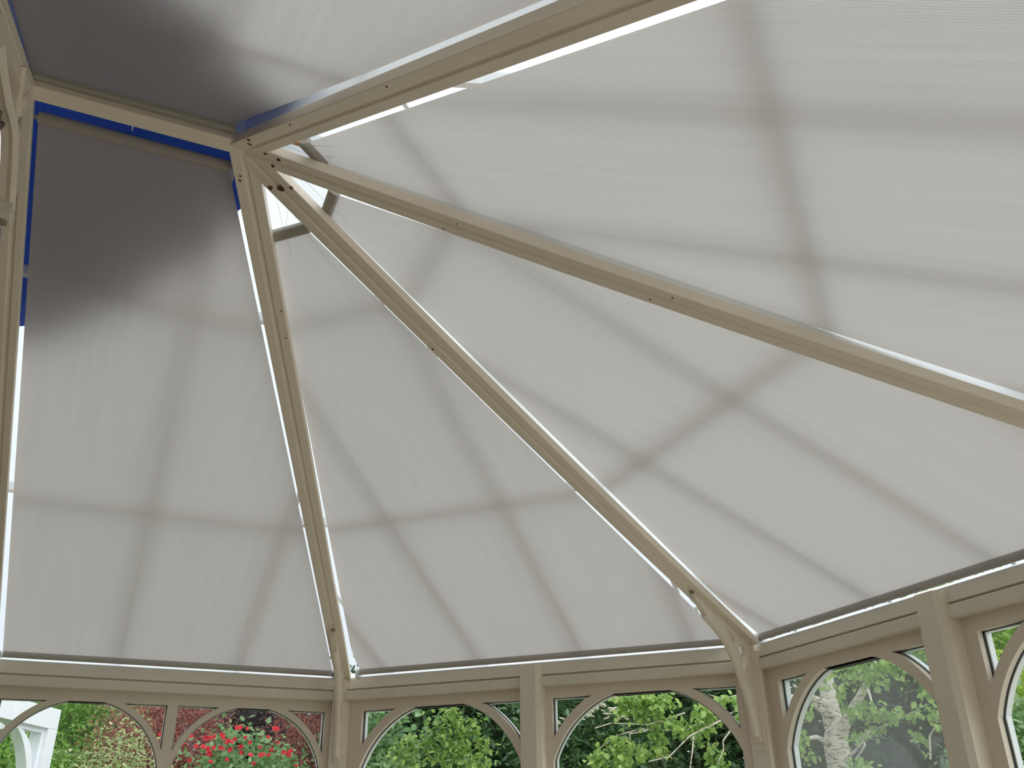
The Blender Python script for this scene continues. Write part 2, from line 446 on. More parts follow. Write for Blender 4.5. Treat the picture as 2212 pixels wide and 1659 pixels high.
# ------------------------------------------------------------------ rafters
def rafter(A, Bp, label, sag=0., hw_=.0275, name='rafter', top0=.096, top1=.080, rust=(), up=None):
    dn = (Bp - A).normalized(); side = dn.cross(V(0, 0, 1)).normalized(); upv = side.cross(dn).normalized()
    if upv.z < 0: upv = -upv
    th = thing(name, (A + Bp) / 2, label, 'rafter'); base = (A + Bp) / 2
    g = .0055; prof_low = [(-hw_, .0), (-g, .0), (-g * .6, .004), (g * .6, .004), (g, .0), (hw_, .0), (hw_, .022), (-hw_, .022)]
    rings = []; n = 12
    for i in range(n + 1):
        t = i / n; p = A.lerp(Bp, t) - V(0, 0, sag * 4 * t * (1 - t))
        rings.append([p + side * x + upv * y for x, y in prof_low])
    b = MB(); b.loft(rings); flange = b.build('flange', M['paint'], th, base, bevel=.0015)
    b = MB(); rings = []
    for i in range(n + 1):
        t = i / n; p = A.lerp(Bp, t) - V(0, 0, sag * 4 * t * (1 - t)); tp = top0 + (top1 - top0) * t
        rings.append([p + side * x + upv * y for x, y in ((-.010, .021), (.010, .021), (.010, tp), (-.010, tp))])
    b.loft(rings); b.build('web', M['white'], th, base)
    for t, x, r in rust:
        p = A.lerp(Bp, t) - V(0, 0, sag * 4 * t * (1 - t)) + side * x
        b = MB(); b.disc(p - upv * .0012, upv, r, .0022, 9, .35)
        b.build('rust_spot', M['rust'], flange, base)
    return th
rafter(HUB + V(-.0, 0, .0), FOOT[0], 'cream hip rafter running down to the narrow corner post', 0., rust=((.028, -.014, .0028), (.033, -.017, .003), (.2, .02, .002), (.24, .02, .002)))
rafter(HUB, FOOT[1], 'cream hip rafter running down to the corner bracket by the misted window', .012, rust=((.045, -.018, .0055), (.052, .004, .0075), (.058, .025, .004), (.3, -.02, .0025)))
rafter(HUB, FOOT[2], 'cream hip rafter leaving the picture at its right edge', .012, rust=((.035, -.012, .0045), (.045, .015, .005), (.03, .02, .003), (.23, -.02, .002), (.45, -.014, .002), (.47, .016, .002), (.245, .013, .002)))
rafter(HUB, FOOT[3], 'thickest looking cream hip rafter leaving at the top edge', 0., hw_=.0285, rust=((.03, .012, .0045), (.04, .022, .005), (.13, .02, .002), (.3, .02, .002)))
rafter(HOUSE_R, HOUSE_L, 'cream wall rafter running down the left edge of the picture', hw_=.022)
rafter(HOUSE_R, HOUSE_O, 'short visible cream wall rafter above the scrolled bracket', hw_=.022)
rafter(V(-1.13, -.006, 2.902), HUB + V(.02, -.006, 0), 'short cream ridge bar between house and roof centre', hw_=.0205, name='ridge_bar', top0=.115, top1=.115)
for o in list(COL.objects):
    if o.name.startswith('ridge_bar'): o['category'] = 'ridge bar'

# ------------------------------------------------------------------ glass roof
def gz(k, x, y, extra=0.):
    """height of the glass: a little above the blinds at the eave, more at the top"""
    h = PL[k].z(x, y); f = max(0, min(1, (h - 2.144) / (2.902 - 2.144)))
    return PL[k].z(x, y, .080 + .016 * f + extra)
def clip_line(poly, p, d):
    ts = []
    n = len(poly)
    for i in range(n):
        a, b = poly[i], poly[(i + 1) % n]; e = (b[0] - a[0], b[1] - a[1])
        den = d[0] * e[1] - d[1] * e[0]
        if abs(den) < 1e-9: continue
        t = ((a[0] - p[0]) * e[1] - (a[1] - p[1]) * e[0]) / den
        u = ((a[0] - p[0]) * d[1] - (a[1] - p[1]) * d[0]) / den
        if -1e-6 <= u <= 1 + 1e-6: ts.append(t)
    return (min(ts), max(ts)) if len(ts) >= 2 else None
EX = .13
ft = [V(f.x + .414, f.y, 0).normalized() * (.14) + V(f.x, f.y, 0) for f in FOOT]
RP = {'L': [(HUB.x, 0), (ft[0].x, 1.89), (-1.16, 1.89), (-1.16, 0)], 'M': [(HUB.x, 0), (ft[1].x, ft[1].y), (ft[0].x, ft[0].y)],
      'R': [(HUB.x, 0), (ft[2].x, ft[2].y), (ft[1].x, ft[1].y)], 'N': [(HUB.x, 0), (ft[3].x, ft[3].y), (ft[2].x, ft[2].y)],
      'O': [(HUB.x, 0), (-1.16, 0), (-1.16, -1.82), (ft[3].x, ft[3].y)]}
BARS = {'L': [.391, .776], 'M': [.173, .543, .907, 1.275], 'R': [.122, .51, .898, 1.29], 'N': [.16, .53, .90, 1.27], 'O': [.3, .67]}
RW = {'L': WL, 'M': WM, 'R': WR, 'N': WN, 'O': WO}
RL = {'L': 'glass roof slope over the left window wall with two glazing bars', 'M': 'triangular glass roof slope over the middle window wall',
      'R': 'triangular glass roof slope over the misted window wall', 'N': 'triangular glass roof slope at upper right of the picture', 'O': 'glass roof slope at the top left of the picture'}
for k, poly in RP.items():
    cx_ = sum(p[0] for p in poly) / len(poly); cy_ = sum(p[1] for p in poly) / len(poly)
    base = V(cx_, cy_, gz(k, cx_, cy_))
    th = thing('roof_panel', base, RL[k], 'roof panel')
    b = MB(); b.loft([[V(x, y, gz(k, x, y)) for x, y in poly], [V(x, y, gz(k, x, y, .004)) for x, y in poly]])
    b.build('glass', M['roofglass'], th, base)
    w = RW[k]; n2 = (w.n.x, w.n.y); d2 = (w.d.x, w.d.y)
    for s in BARS[k]:
        p = w.P(s, 0, 0); r = clip_line(poly, (p.x, p.y), n2)
        if not r: continue
        b = MB(); rr = []
        for i in range(9):
            t = r[0] + (r[1] - r[0]) * i / 8; q = p + w.n * t
            rr.append([V(*(q + w.d * x).xy, gz(k, q.x, q.y, z)) for x, z in ((-.0065, -.024), (.0065, -.024), (.0055, -.0005), (-.0055, -.0005))])
        b.loft(rr); b.build('glazing_bar', M['white'], th, base)
    for zt in (2.455, 2.74):
        # level transom: find its distance from the wall line
        lo, hi = -1.9, .2; p0 = w.P(w.L / 2 if k in 'MRN' else .5, 0, 0)
        for _ in range(40):
            mid = (lo + hi) / 2; q = p0 + w.n * mid
            if PL[k].z(q.x, q.y, .035) > zt: lo = mid
            else: hi = mid
        q = p0 + w.n * lo; r = clip_line(poly, (q.x, q.y), d2)
        if not r: continue
        b = MB(); rr = []
        for i in range(7):
            t = r[0] + (r[1] - r[0]) * i / 6; c = q + w.d * t
            rr.append([V(*(c + w.n * x).xy, gz(k, (c + w.n * x).x, (c + w.n * x).y, z)) for x, z in ((-.0055, -.022), (.0055, -.022), (.0045, -.0005), (-.0045, -.0005))])
        b.loft(rr); b.build('transom', M['white'], th, base)

# blue sheet tied over the ridge outside
tp = []
nx, ny = 16, 22
Lp = lambda x: .66 - .42 * max(0, (x + 1.16) / .47) ** 1.6
Op = lambda x: -.86 + .55 * max(0, (x + 1.16) / .47) ** 1.6
b = MB(); vs = []
for i in range(nx + 1):
    x = -1.17 + (.56) * i / nx
    for j in range(ny + 1):
        y = Op(x) + (Lp(x) - Op(x)) * j / ny
        k = 'L' if y >= 0 else 'O'
        z = gz(k, x, y, .014 + .012 * mnoise.noise(V(x * 6, y * 6, 0)) ** 2 * 4)
        vs.append((x, y, z))
b.add(vs, [(i * (ny + 1) + j, (i + 1) * (ny + 1) + j, (i + 1) * (ny + 1) + j + 1, i * (ny + 1) + j + 1) for i in range(nx) for j in range(ny)])
tarp = b.build('plastic_sheet', M['tarp'], None, (-.9, 0, 3.0), smooth=True)
tag(tarp, 'bright blue plastic sheet lying over the ridge outside the glass', 'plastic sheet')

# ------------------------------------------------------------------ blinds
def sheet(k, pts, name, mat, th, base, dz=.035):
    """cloth polygon tessellated finely, UV in metres (u along the eave)"""
    pl = PL[k]; e = RW[k].d
    b = MB(); nr = 10
    # pts: left edge list (top->bottom), right edge list (top->bottom)
    Lf, Rt = pts
    def samp(lst, t):
        seg = [(lst[i + 1] - lst[i]).length for i in range(len(lst) - 1)]; tot = sum(seg); s = t * tot
        for i, l in enumerate(seg):
            if s <= l + 1e-9: return lst[i].lerp(lst[i + 1], s / l)
            s -= l
        return lst[-1]
    nv, nu = 24, 24; uv = []
    for j in range(nv + 1):
        a = samp(Lf, j / nv); c = samp(Rt, j / nv)
        for i in range(nu + 1):
            p = a.lerp(c, i / nu); b.v.append(tuple(p))
            uv.append((p.dot(e), -p.dot(pl.s)))
    b.f = [(j * (nu + 1) + i, j * (nu + 1) + i + 1, (j + 1) * (nu + 1) + i + 1, (j + 1) * (nu + 1) + i) for j in range(nv) for i in range(nu)]
    b.uv = uv; b.smooth = True
    return b.build(name, mat, th, base)

def onz(k, hip, z, perp, dz=.035):
    """point on slope k near hip at height z"""
    lo, hi = 0., 2.2
    for _ in range(40):
        m = (lo + hi) / 2
        if hipP(k, hip, m, perp, dz).z > z: lo = m
        else: hi = m
    return hipP(k, hip, lo, perp, dz)

def blind(k, Lf, Rt, zbot, label, top_rail=True, roll_top=False, s_rng=None):
    w = RW[k]
    c = (Lf[0] + Rt[-1]) / 2; base = c
    th = thing('roof_blind', base, label, 'roof blind')
    sheet(k, (Lf, Rt), 'cloth', M['cloth'], th, base)
    A, B_ = Lf[-1], Rt[-1]; d = (B_ - A).normalized()
    # roll at the foot of the cloth
    off = V(0, 0, -.0045) + w.n * .004
    b = MB(); b.tube([A + off, B_ + off], .0115, 14); b.build('roller', M['roll'], th, base)
    b = MB(); b.tube([A - d * .002 + V(0, 0, -.0130) + w.n * .0065, B_ + d * .002 + V(0, 0, -.0130) + w.n * .0065], .0030, 10); b.build('bottom_bar', M['alu'], th, base)
    for P_, sg in ((A, -1), (B_, 1)):
        q = P_ + off + d * sg * .004
        b = MB(); b.disc(q if sg > 0 else q - d * .008, d, .018, .008, 14)
        b.hexa([q + d * sg * t + V(0, 0, z) + w.n * o for z in (-.020, .004) for t, o in ((.0, -.008), (.014, -.008), (.014, .03), (.0, .03))])
        b.build('end_bracket', M['white'], th, base, bevel=.002)
    # rail at the head
    A, B_ = Lf[0], Rt[0]; d = (B_ - A).normalized(); n = PL[k].n; s = n.cross(d).normalized()
    if s.z > 0: s = -s
    if roll_top:
        b = MB(); b.tube([A - s * .006 - n * .0, B_ - s * .006], .0125, 14); b.build('top_roll', M['cloth'], th, base)
        b = MB(); b.tube([A - s * .006 - d * .03, B_ - s * .006 + d * .03], .005, 8); b.build('axle', M['alu'], th, base)
    else:
        b = MB(); h = .0125
        prof = [(-h, -.008), (-h + .004, -.012), (h - .004, -.012), (h, -.008), (h, .008), (-h, .008)]
        b.loft([[p + s * x + n * y for x, y in prof] for p in (A - d * .012, B_ + d * .012)])
        b.build('headrail', M['headrail'], th, base, bevel=.002)
    return th, base

E1 = lambda k, h, lst: [hipP(k, h, a, p) for a, p in lst]
ZF = 2.1735
# left slope: straight edge along the wall rafter, hip edge on the right
pl = PL['L']
def onwallx(k, x, z):
    lo, hi = (0, 2.2) if k == 'L' else (-2.2, 0)
    for _ in range(40):
        m = (lo + hi) / 2
        if (pl_k := PL[k]).z(x, m, .035) > z: lo, hi = (m, hi) if k == 'L' else (lo, m)
        else: lo, hi = (lo, m) if k == 'L' else (m, hi)
    return V(x, lo if k == 'L' else hi, z)
LbL, bL = blind('L', [V(-1.095, .076, pl.z(-1.095, .076, .035)), onwallx('L', -1.066, ZF)],
      [V(-.727, .076, pl.z(-.727, .076, .035)), onz('L', 0, ZF, .040)], ZF, 'ribbed roof blind over the left window wall, darkened at its upper end', roll_top=True)
LbM, bM_ = blind('M', [onz('M', 0, 2.848, -.019), hipP('M', 0, 1.80, -.042), onz('M', 0, ZF, -.062)], [onz('M', 1, 2.848, .060), onz('M', 1, ZF, .075)], ZF,
      'triangular roof blind over the middle window wall')
LbR, bR_ = blind('R', [onz('R', 1, 2.853, -.012), hipP('R', 1, 1.76, -.022), onz('R', 1, ZF, -.036)], [onz('R', 2, 2.853, .076), onz('R', 2, ZF, .070)], ZF,
      'triangular roof blind over the misted window wall')
LbN, bN_ = blind('N', [onz('N', 2, 2.868, .022), hipP('N', 2, .7, .006), onz('N', 2, ZF, -.038)], [onz('N', 3, 2.868, .064), onz('N', 3, ZF, .070)], ZF,
      'large triangular roof blind filling the upper right of the picture')
po = PL['O']
LbO, bO_ = blind('O', [V(-.745, -.045, po.z(-.745, -.045, .035)), hipP('O', 3, .5, -.032), onz('O', 3, ZF, -.02)], [V(-1.108, -.036, po.z(-1.108, -.036, .035)), V(-1.075, -1.66, po.z(-1.075, -1.66, .035))], ZF,
      'roof blind across the top left of the picture, shaded beside the house', roll_top=False)
# little hook between ridge and roll, wooden end block
b = MB(); hk = V(-.925, .025, 2.93); b.tube([hk, hk + V(0, .012, .004), hk + V(0, .03, -.004)], .0014, 6); b.tube([hk + V(-.005, 0, 0), hk + V(.005, 0, 0)], .0016, 6)
b.build('hook', M['white'], LbL, bL)
q = onz('N', 3, 2.873, .048)
b = MB(); b.hexa([q + V(x, y, z) for z in (-.013, -.004) for x, y in ((-.008, -.006), (.008, -.006), (.008, .006), (-.008, .006))])
o = b.build('end_block', M['wood'], LbN, bN_); o['label'] = 'orange wooden end block'

# ------------------------------------------------------------------ cast brackets at the hip feet
def arc(cx, cz, r, a0, a1, n): return [(cx + r * math.cos(a0 + (a1 - a0) * i / n), cz + r * math.sin(a0 + (a1 - a0) * i / n)) for i in range(n + 1)]
def hip_bracket(i, label):
    f = FOOT[i]; d = V(f.x - HUB.x, f.y - HUB.y, 0); Lh = d.length; d.normalize()
    n = V(-d.y, d.x, 0)
    # outline in (distance from hub along plan, height), measured on the bracket beside the misted window
    k = Lh / 1.873
    bz = lambda a: HUB.z + (ZB - HUB.z) * (a / 1.873)          # rafter underside
    out = [(1.585, bz(1.585) + .004), (1.571, 2.252), (1.574, 2.236), (1.600, 2.226), (1.625, 2.201), (1.655, 2.186), (1.683, 2.171), (1.712, 2.152), (1.738, 2.130), (1.760, 2.102), (1.780, 2.070),
           (1.797, 2.036), (1.812, 2.000), (1.824, 1.965), (1.834, 1.925), (1.842, 1.885), (1.850, 1.868), (1.860, 1.868), (1.862, 1.90), (1.864, 2.12), (1.870, bz(1.87) + .004)]
    h1 = [(1.728, 2.176), (1.752, 2.172), (1.772, 2.156), (1.776, 2.142), (1.770, 2.130), (1.758, 2.136)]
    h2 = [(1.796, 2.136), (1.812, 2.142), (1.832, 2.136), (1.838, 2.118), (1.832, 2.098), (1.806, 2.060), (1.796, 2.082), (1.790, 2.104)]
    sh = Lh - 1.873
    loops = [[(x, z) for x, z in lp] for lp in (out, h1, h2)]
    base = V(HUB.x, HUB.y, 0) + d * (1.8 + sh) + V(0, 0, 2.1)
    th = thing('roof_bracket', base, label, 'bracket', 'brackets at the feet of the hip rafters')
    plate('casting', loops, .016, V(HUB.x, HUB.y, 0) + d * sh, d, V(0, 0, 1), M['paint'], th, base, .0015)
    # foot plate on the post, pad under the rafter
    P = lambda a, x, z: V(HUB.x, HUB.y, 0) + d * (a + sh) + n * x + V(0, 0, z)
    b = MB(); b.hexa([P(a, x, z) for z in (1.845, 2.145) for a, x in ((1.858, -.018), (1.866, -.018), (1.866, .018), (1.858, .018))])
    b.build('back_plate', M['paint'], th, base, bevel=.001)
    b = MB(); b.hexa([P(a, x, z) for a, z, x in ((1.556, bz(1.556) - .005, -.017), (1.61, bz(1.61) - .005, -.017), (1.61, bz(1.61) - .005, .017), (1.556, bz(1.556) - .005, .017),
                                                (1.556, bz(1.556) + .0015, -.017), (1.61, bz(1.61) + .0015, -.017), (1.61, bz(1.61) + .0015, .017), (1.556, bz(1.556) + .0015, .017))])
    pad = b.build('pad', M['paint'], th, base, bevel=.001)
    b = MB(); b.disc(P(1.572, 0, bz(1.572) - .009), (0, 0, 1), .006, .005, 10); b.build('bolt', M['grime'], pad, base)
    # raised rib along the curved edge
    rib = [P(a, 0, z) for a, z in out[4:16]]
    b = MB(); b.tube(rib, [.0095] * len(rib), 8); b.build('rib', M['paint'], th, base)
    return th
hip_bracket(0, 'cream cast bracket seen edge-on above the narrow corner post')
hip_bracket(1, 'cream cast bracket with teardrop holes beside the misted window')
hip_bracket(2, 'cast bracket on the right-hand corner post outside the picture')
hip_bracket(3, 'cast bracket on the near corner post outside the picture')

# openwork tie bracket under the ridge end against the house (plane x = const)
base = V(-1.112, -.1, 2.78)
th = thing('ridge_bracket', base, 'cream openwork bracket under the ridge end at the left edge', 'bracket')
yz = lambda y: 2.902 - abs(y) * (2.902 - ZB) / 1.768
outline = [(.105, yz(.105) + .002), (.132, yz(.132) + .002), (.126, 2.700), (.118, 2.692), (.098, 2.696), (.06, 2.708), (.0, 2.733), (-.05, 2.747), (-.085, 2.747), (-.13, 2.735), (-.19, 2.717), (-.27, 2.701),
           (-.34, 2.695), (-.37, 2.704), (-.37, yz(.37) + .002), (-.2, yz(.2) + .002), (-.02, yz(.02) + .002), (.02, yz(.02) + .002)]
hA = [(-.30, 2.714), (-.295, 2.730), (-.20, 2.782), (-.128, 2.812), (-.120, 2.768), (-.16, 2.744), (-.22, 2.722)]
hB = [(-.104, 2.764), (-.112, 2.812), (-.085, 2.836), (-.066, 2.80), (-.076, 2.766)]
hC = [(-.058, 2.764), (-.052, 2.80), (-.048, 2.850), (-.022, 2.866), (-.012, 2.80), (-.03, 2.758)]
hD = [(-.010, 2.750), (.002, 2.80), (.006, 2.860), (.050, 2.842), (.082, 2.822), (.092, 2.728), (.060, 2.722)]
plate('casting', [outline, hA, hB, hC, hD], .018, V(-1.112, 0, 0), (0, 1, 0), (0, 0, 1), M['paint'], th, base, .002)
b = MB(); ch = [V(-1.101, y, z) for y, z in [(-.34, 2.700), (-.27, 2.706), (-.19, 2.722), (-.13, 2.740), (-.085, 2.752), (-.05, 2.752), (0, 2.738), (.06, 2.713), (.10, 2.702)]]
b.tube(ch, .0085, 8); b.build('chord', M['paint'], th, base)
b = MB(); b.tube([V(-1.101, -.09, 2.752), V(-1.101, -.12, 2.81), V(-1.101, -.15, 2.834)], .006, 8); b.tube([V(-1.101, -.06, 2.752), V(-1.101, -.03, 2.80), V(-1.101, -.045, 2.865)], .006, 8); b.build('strut', M['paint'], th, base)
rg = [V(-1.098, -.088 + .016 * math.cos(t), 2.800 + .016 * math.sin(t)) for t in [2 * math.pi * i / 16 for i in range(17)]]
b = MB(); b.tube(rg, .005, 8); b.build('ring', M['paint'], th, base)
b = MB(); b.hexa([V(x, y, z) for z in (2.672, 2.702) for x, y in ((-1.126, .076), (-1.094, .076), (-1.094, .126), (-1.126, .126))]); foot = b.build('foot', M['paint'], th, base, bevel=.002)
b = MB(); b.disc(V(-1.108, .10, 2.667), (0, 0, 1), .009, .006, 12); b.build('screw', M['brass'], foot, base)
b = MB(); b.tube([V(-1.115, -.105, 2.735), V(-1.115, -.125, 2.712), V(-1.115, -.15, 2.70), V(-1.115, -.165, 2.715)], [.006, .007, .007, .009], 8)
o = b.build('hook', M['bark'], th, base); o['label'] = 'dark iron hook'

# cobwebs in the open top of the roof
b = MB()
def strand(a, c, dip=.01):
    a, c = Vector(a), Vector(c); m = (a + c) / 2 - V(0, 0, dip); b.tube([a, m, c], .00028, 5)
h3 = lambda k, i, al, pe, dz=.02: hipP(k, i, al, pe, dz)
strand(h3('N', 3, .10, .03), h3('N', 2, .20, -.05, .03)); strand(h3('N', 3, .12, .03), h3('N', 3, .22, .09, .03), .004); strand(h3('R', 2, .11, .03), h3('R', 1, .24, -.05, .03), .006)
strand(h3('M', 1, .10, .03), h3('M', 0, .26, -.06, .03), .004); strand(h3('M', 1, .14, .03), h3('M', 0, .22, -.05, .03), .002); strand(h3('M', 1, .12, .032), h3('M', 1, .30, .08, .03), .004)
tag(b.build('cobweb', M['web'], None, (-.6, 0, 2.88)), 'fine cobweb threads strung between the rafters at the bright roof centre', 'cobweb', kind='stuff')

# ------------------------------------------------------------------ garden
b = MB(); b.add([(-30, -30, -.12), (40, -30, -.12), (40, 40, -.12), (-30, 40, -.12)], [(0, 1, 2, 3)])
tag(b.build('lawn', M['lawn']), 'green lawn around the conservatory below the windows', 'lawn', kind='structure')

b = MB(); b.hexa([V(x, y, z) for z in (-.118, -.09) for x, y in ((-1.3, -5.5), (4.6, -5.5), (4.6, 3.1), (-1.3, 3.1))])  # pale slab added below the view, bounces daylight up into the room
tag(b.build('bounce_patio', M['paving']), 'unseen pale paving added around the conservatory to bounce daylight indoors', 'bounce_patio', kind='structure')
def leaves_mesh(P, size, up=.35, droop=0., asp=.55, fold=.25, jitter=.35):
    """P: (n,3) leaf positions; every leaf is a small folded blade"""
    n = len(P); L = size * (1 + jitter * rng.uniform(-1, 1, n))[:, None]
    d = rng.normal(size=(n, 3)); d[:, 2] = d[:, 2] * .6 - droop; d /= np.linalg.norm(d, axis=1)[:, None]
    nn = rng.normal(size=(n, 3)) * .7; nn[:, 2] += up * 3; s = np.cross(d, nn); s /= np.linalg.norm(s, axis=1)[:, None]
    u = np.cross(s, d)
    W = L * asp * .5; F = W * fold
    v = np.empty((n, 6, 3))
    v[:, 0] = P; v[:, 1] = P + d * L * .33 - s * W + u * F; v[:, 2] = P + d * L * .72 - s * W * .75 + u * F * .8
    v[:, 3] = P + d * L; v[:, 4] = P + d * L * .72 + s * W * .75 + u * F * .8; v[:, 5] = P + d * L * .33 + s * W + u * F
    f = np.arange(n)[:, None] * 6
    F1 = np.hstack([f, f + 1, f + 2, f + 3]); F2 = np.hstack([f, f + 3, f + 4, f + 5])
    return v.reshape(-1, 3), np.vstack([F1, F2])
def np_obj(name, vs, fs, mat, parent, base):
    me = bpy.data.meshes.new(name)
    vs = vs - np.array(base)[None, :]
    me.vertices.add(len(vs)); me.vertices.foreach_set('co', vs.astype(np.float32).ravel())
    me.loops.add(fs.size); me.loops.foreach_set('vertex_index', fs.astype(np.int32).ravel())
    me.polygons.add(len(fs)); me.polygons.foreach_set('loop_start', np.arange(0, fs.size, 4, dtype=np.int32))
    me.update(calc_edges=True); me.validate()
    me.materials.append(mat)
    o = bpy.data.objects.new(name, me); COL.objects.link(o)
    if parent: o.parent = parent
    else: o.location = base
    return o
def clump_points(c, r, nclump, per, cr_, shell=.35):
    c = np.array(c); r = np.array(r)
    q = rng.normal(size=(nclump, 3)); q /= np.linalg.norm(q, axis=1)[:, None]
    q *= (shell + (1 - shell) * rng.uniform(0, 1, nclump) ** .6)[:, None]
    cen = c + q * r
    p = cen[:, None, :] + rng.normal(size=(nclump, per, 3)) * cr_ * .5
    return p.reshape(-1, 3)
def tree(name, label, cat, c, r, nclump, per, size, mat, clump=.25, trunk=.06, asp=.55, droop=.2, up=.35, group=None, extra=None, ground=-.1, leaf='foliage', bark='bark', lean=(0, 0), shell=.35):
    c = Vector(c); base = V(c.x + lean[0], c.y + lean[1], ground)
    th = thing(name, base, label, cat, group)
    P = clump_points(c, r, nclump, per, clump, shell)
    if extra is not None: P = np.vstack([P] + extra)
    P = P[P[:, 2] > ground + .05]
    vs, fs = leaves_mesh(P, size, up, droop, asp)
    np_obj(leaf, vs, fs, M[mat], th, base)
    b = MB(); top = c + V(0, 0, r[2] * .5); n = 6
    pts = [base.lerp(top, i / n) + V(.03 * math.sin(i * 1.7), .03 * math.cos(i * 2.1), 0) * (i > 0) for i in range(n + 1)]
    b.tube(pts, [trunk * (1 - .12 * i) for i in range(n + 1)], 8)
    trk = b.build('trunk', M[bark], th, base)
    b = MB()
    for i in range(9):
        a = 2 * math.pi * i / 9 + .3; s = base.lerp(top, .35 + .06 * i)
        e = c + V(math.cos(a) * r[0] * .75, math.sin(a) * r[1] * .75, r[2] * random.uniform(-.3, .6))
        b.tube([s, s.lerp(e, .5) + V(0, 0, .05), e], [trunk * .4, trunk * .25, trunk * .1], 6)
    b.build('branches', M[bark], trk, base)
    return th, base

# far evergreen screen
far = [((-1.4, 12.5), 2.2, 2.9), ((2.3, 13.0), 2.1, 2.9), ((6.2, 11.8), 2.2, 3.1), ((9.7, 8.6), 2.2, 3.0), ((12.0, 4.4), 2.3, 2.9), ((-5.2, 11.5), 2.2, 2.9), ((13.0, .0), 2.2, 2.9)]
fl_ = ['tall dark evergreen behind the white porch frame', 'tall dark evergreen behind the red rose bush', 'tall dark evergreen behind the young lime-green tree', 'tall dark evergreen behind the birch branches', 'tall dark evergreen behind the silver birch trunk', 'dark evergreen far left behind the porch', 'dark evergreen far right behind the golden hedge']
for ((x, y), rr, h), lb in zip(far, fl_):
    tree('evergreen_tree', lb, 'tree', (x, y, h * .5), (rr * .95, rr * .8, h * .62), 1500, 22, .13, 'L_dark', .55, .18, .5, .2, group='tall evergreens at the end of the garden', shell=.5)

# acer, seen left of window
tree('maple_tree', 'fresh green feathery maple between porch frame and variegated shrub', 'tree', at(190, 1545, 8.8), (.80, .8, .20), 230, 90, .036, 'L_acer', .26, .05, .35, .5)
tree('maple_sapling', 'fresh green maple low behind the white porch post', 'tree', at(60, 1650, 7.6) - V(0, 0, .35), (.75, .6, .5), 300, 80, .032, 'L_acer', .24, .04, .35, .5)
tree('maple_sapling', 'fresh green maple below the dark gap right of the porch post', 'tree', at(150, 1705, 7.4) - V(0, 0, .35), (.34, .5, .58), 180, 80, .032, 'L_acer', .22, .04, .35, .5)
tree('variegated_shrub', 'pale variegated shrub in the left arched window', 'shrub', at(262, 1705, 6.6) - V(0, 0, .55), (.36, .5, .88), 330, 60, .024, 'L_vari', .14, .03, .6, .0)
tree('variegated_shrub', 'taller pale variegated shrub behind, touching the arch', 'shrub', at(292, 1545, 8.2) - V(0, 0, .22), (.24, .4, .34), 130, 60, .028, 'L_vari', .18, .03, .6, .0)
tree('copper_maple', 'plum red maple left of the slim window mullion', 'tree', at(330, 1610, 7.4) - V(0, 0, .25), (.36, .45, .65), 210, 90, .027, 'L_red', .2, .04, .35, .5)
tree('copper_maple', 'russet maple above the rose bush at its left', 'tree', at(392, 1550, 7.8) - V(0, 0, .25), (.27, .5, .55), 230, 90, .028, 'L_red', .2, .05, .35, .5)
tree('copper_maple', 'russet maple right of the rose bush beside the corner post', 'tree', at(682, 1600, 7.2) - V(0, 0, .35), (.33, .5, .80), 280, 90, .027, 'L_red', .2, .05, .35, .5)
tree('plum_tree', 'blackish purple tree above the middle of the rose bush', 'tree', at(540, 1560, 9.5) - V(0, 0, .62), (1.1, .8, 1.05), 420, 60, .07, 'L_plum', .3, .08, .5, .3)

# rose bush
rc = at(515, 1690, 5.4) - V(0, 0, .32)
th, base = tree('rose_bush', 'green rose bush covered in red blooms', 'rose bush', rc, (.46, .34, .56), 420, 34, .034, 'L_rose', .11, .02, .6, .1)
bl = [(394, 1606), (413, 1590), (424, 1612), (439, 1613), (445, 1595), (455, 1593), (462, 1592), (480, 1588), (482, 1594), (489, 1604), (493, 1601), (501, 1603), (512, 1573), (519, 1571), (534, 1574), (540, 1604), (521, 1626), (530, 1593), (452, 1628),
      (410, 1643), (449, 1618), (476, 1615), (482, 1617), (462, 1615), (497, 1619), (520, 1613), (541, 1631), (562, 1614), (563, 1631), (570, 1629), (580, 1631), (587, 1620), (580, 1592), (594, 1574), (600, 1574), (612, 1625), (622, 1628), (628, 1622), (626, 1633), (490, 1641), (548, 1649), (640, 1654), (345, 1586), (455, 1646), (600, 1604), (507, 1597)]
for (x, y) in bl:
    p = at(x, y, 5.4 - .30 + random.uniform(-.06, .05)); r = random.uniform(.010, .0165) if x != 345 else .014
    if x == 640 or x == 345: r *= .8
    b = MB(); nrm = (CAM - p).normalized() + V(random.uniform(-.5, .5), random.uniform(-.5, .5), random.uniform(-.1, .8)); nrm.normalize()
    a = nrm.orthogonal().normalized(); c_ = nrm.cross(a)
    for lay, (R_, tilt, m_) in enumerate(((r, .15, 6), (r * .72, .5, 5), (r * .42, .9, 4))):
        for q in range(m_):
            t = 2 * math.pi * q / m_ + lay * .5; dd = a * math.cos(t) + c_ * math.sin(t); tt = nrm.cross(dd)
            b.add([p, p + dd * R_ * .6 - tt * R_ * .45 + nrm * R_ * tilt * .4, p + dd * R_ + nrm * R_ * tilt, p + dd * R_ * .6 + tt * R_ * .45 + nrm * R_ * tilt * .4], [(0, 1, 2, 3)])
    b.build('rose_bloom', M['petal'], th, base)

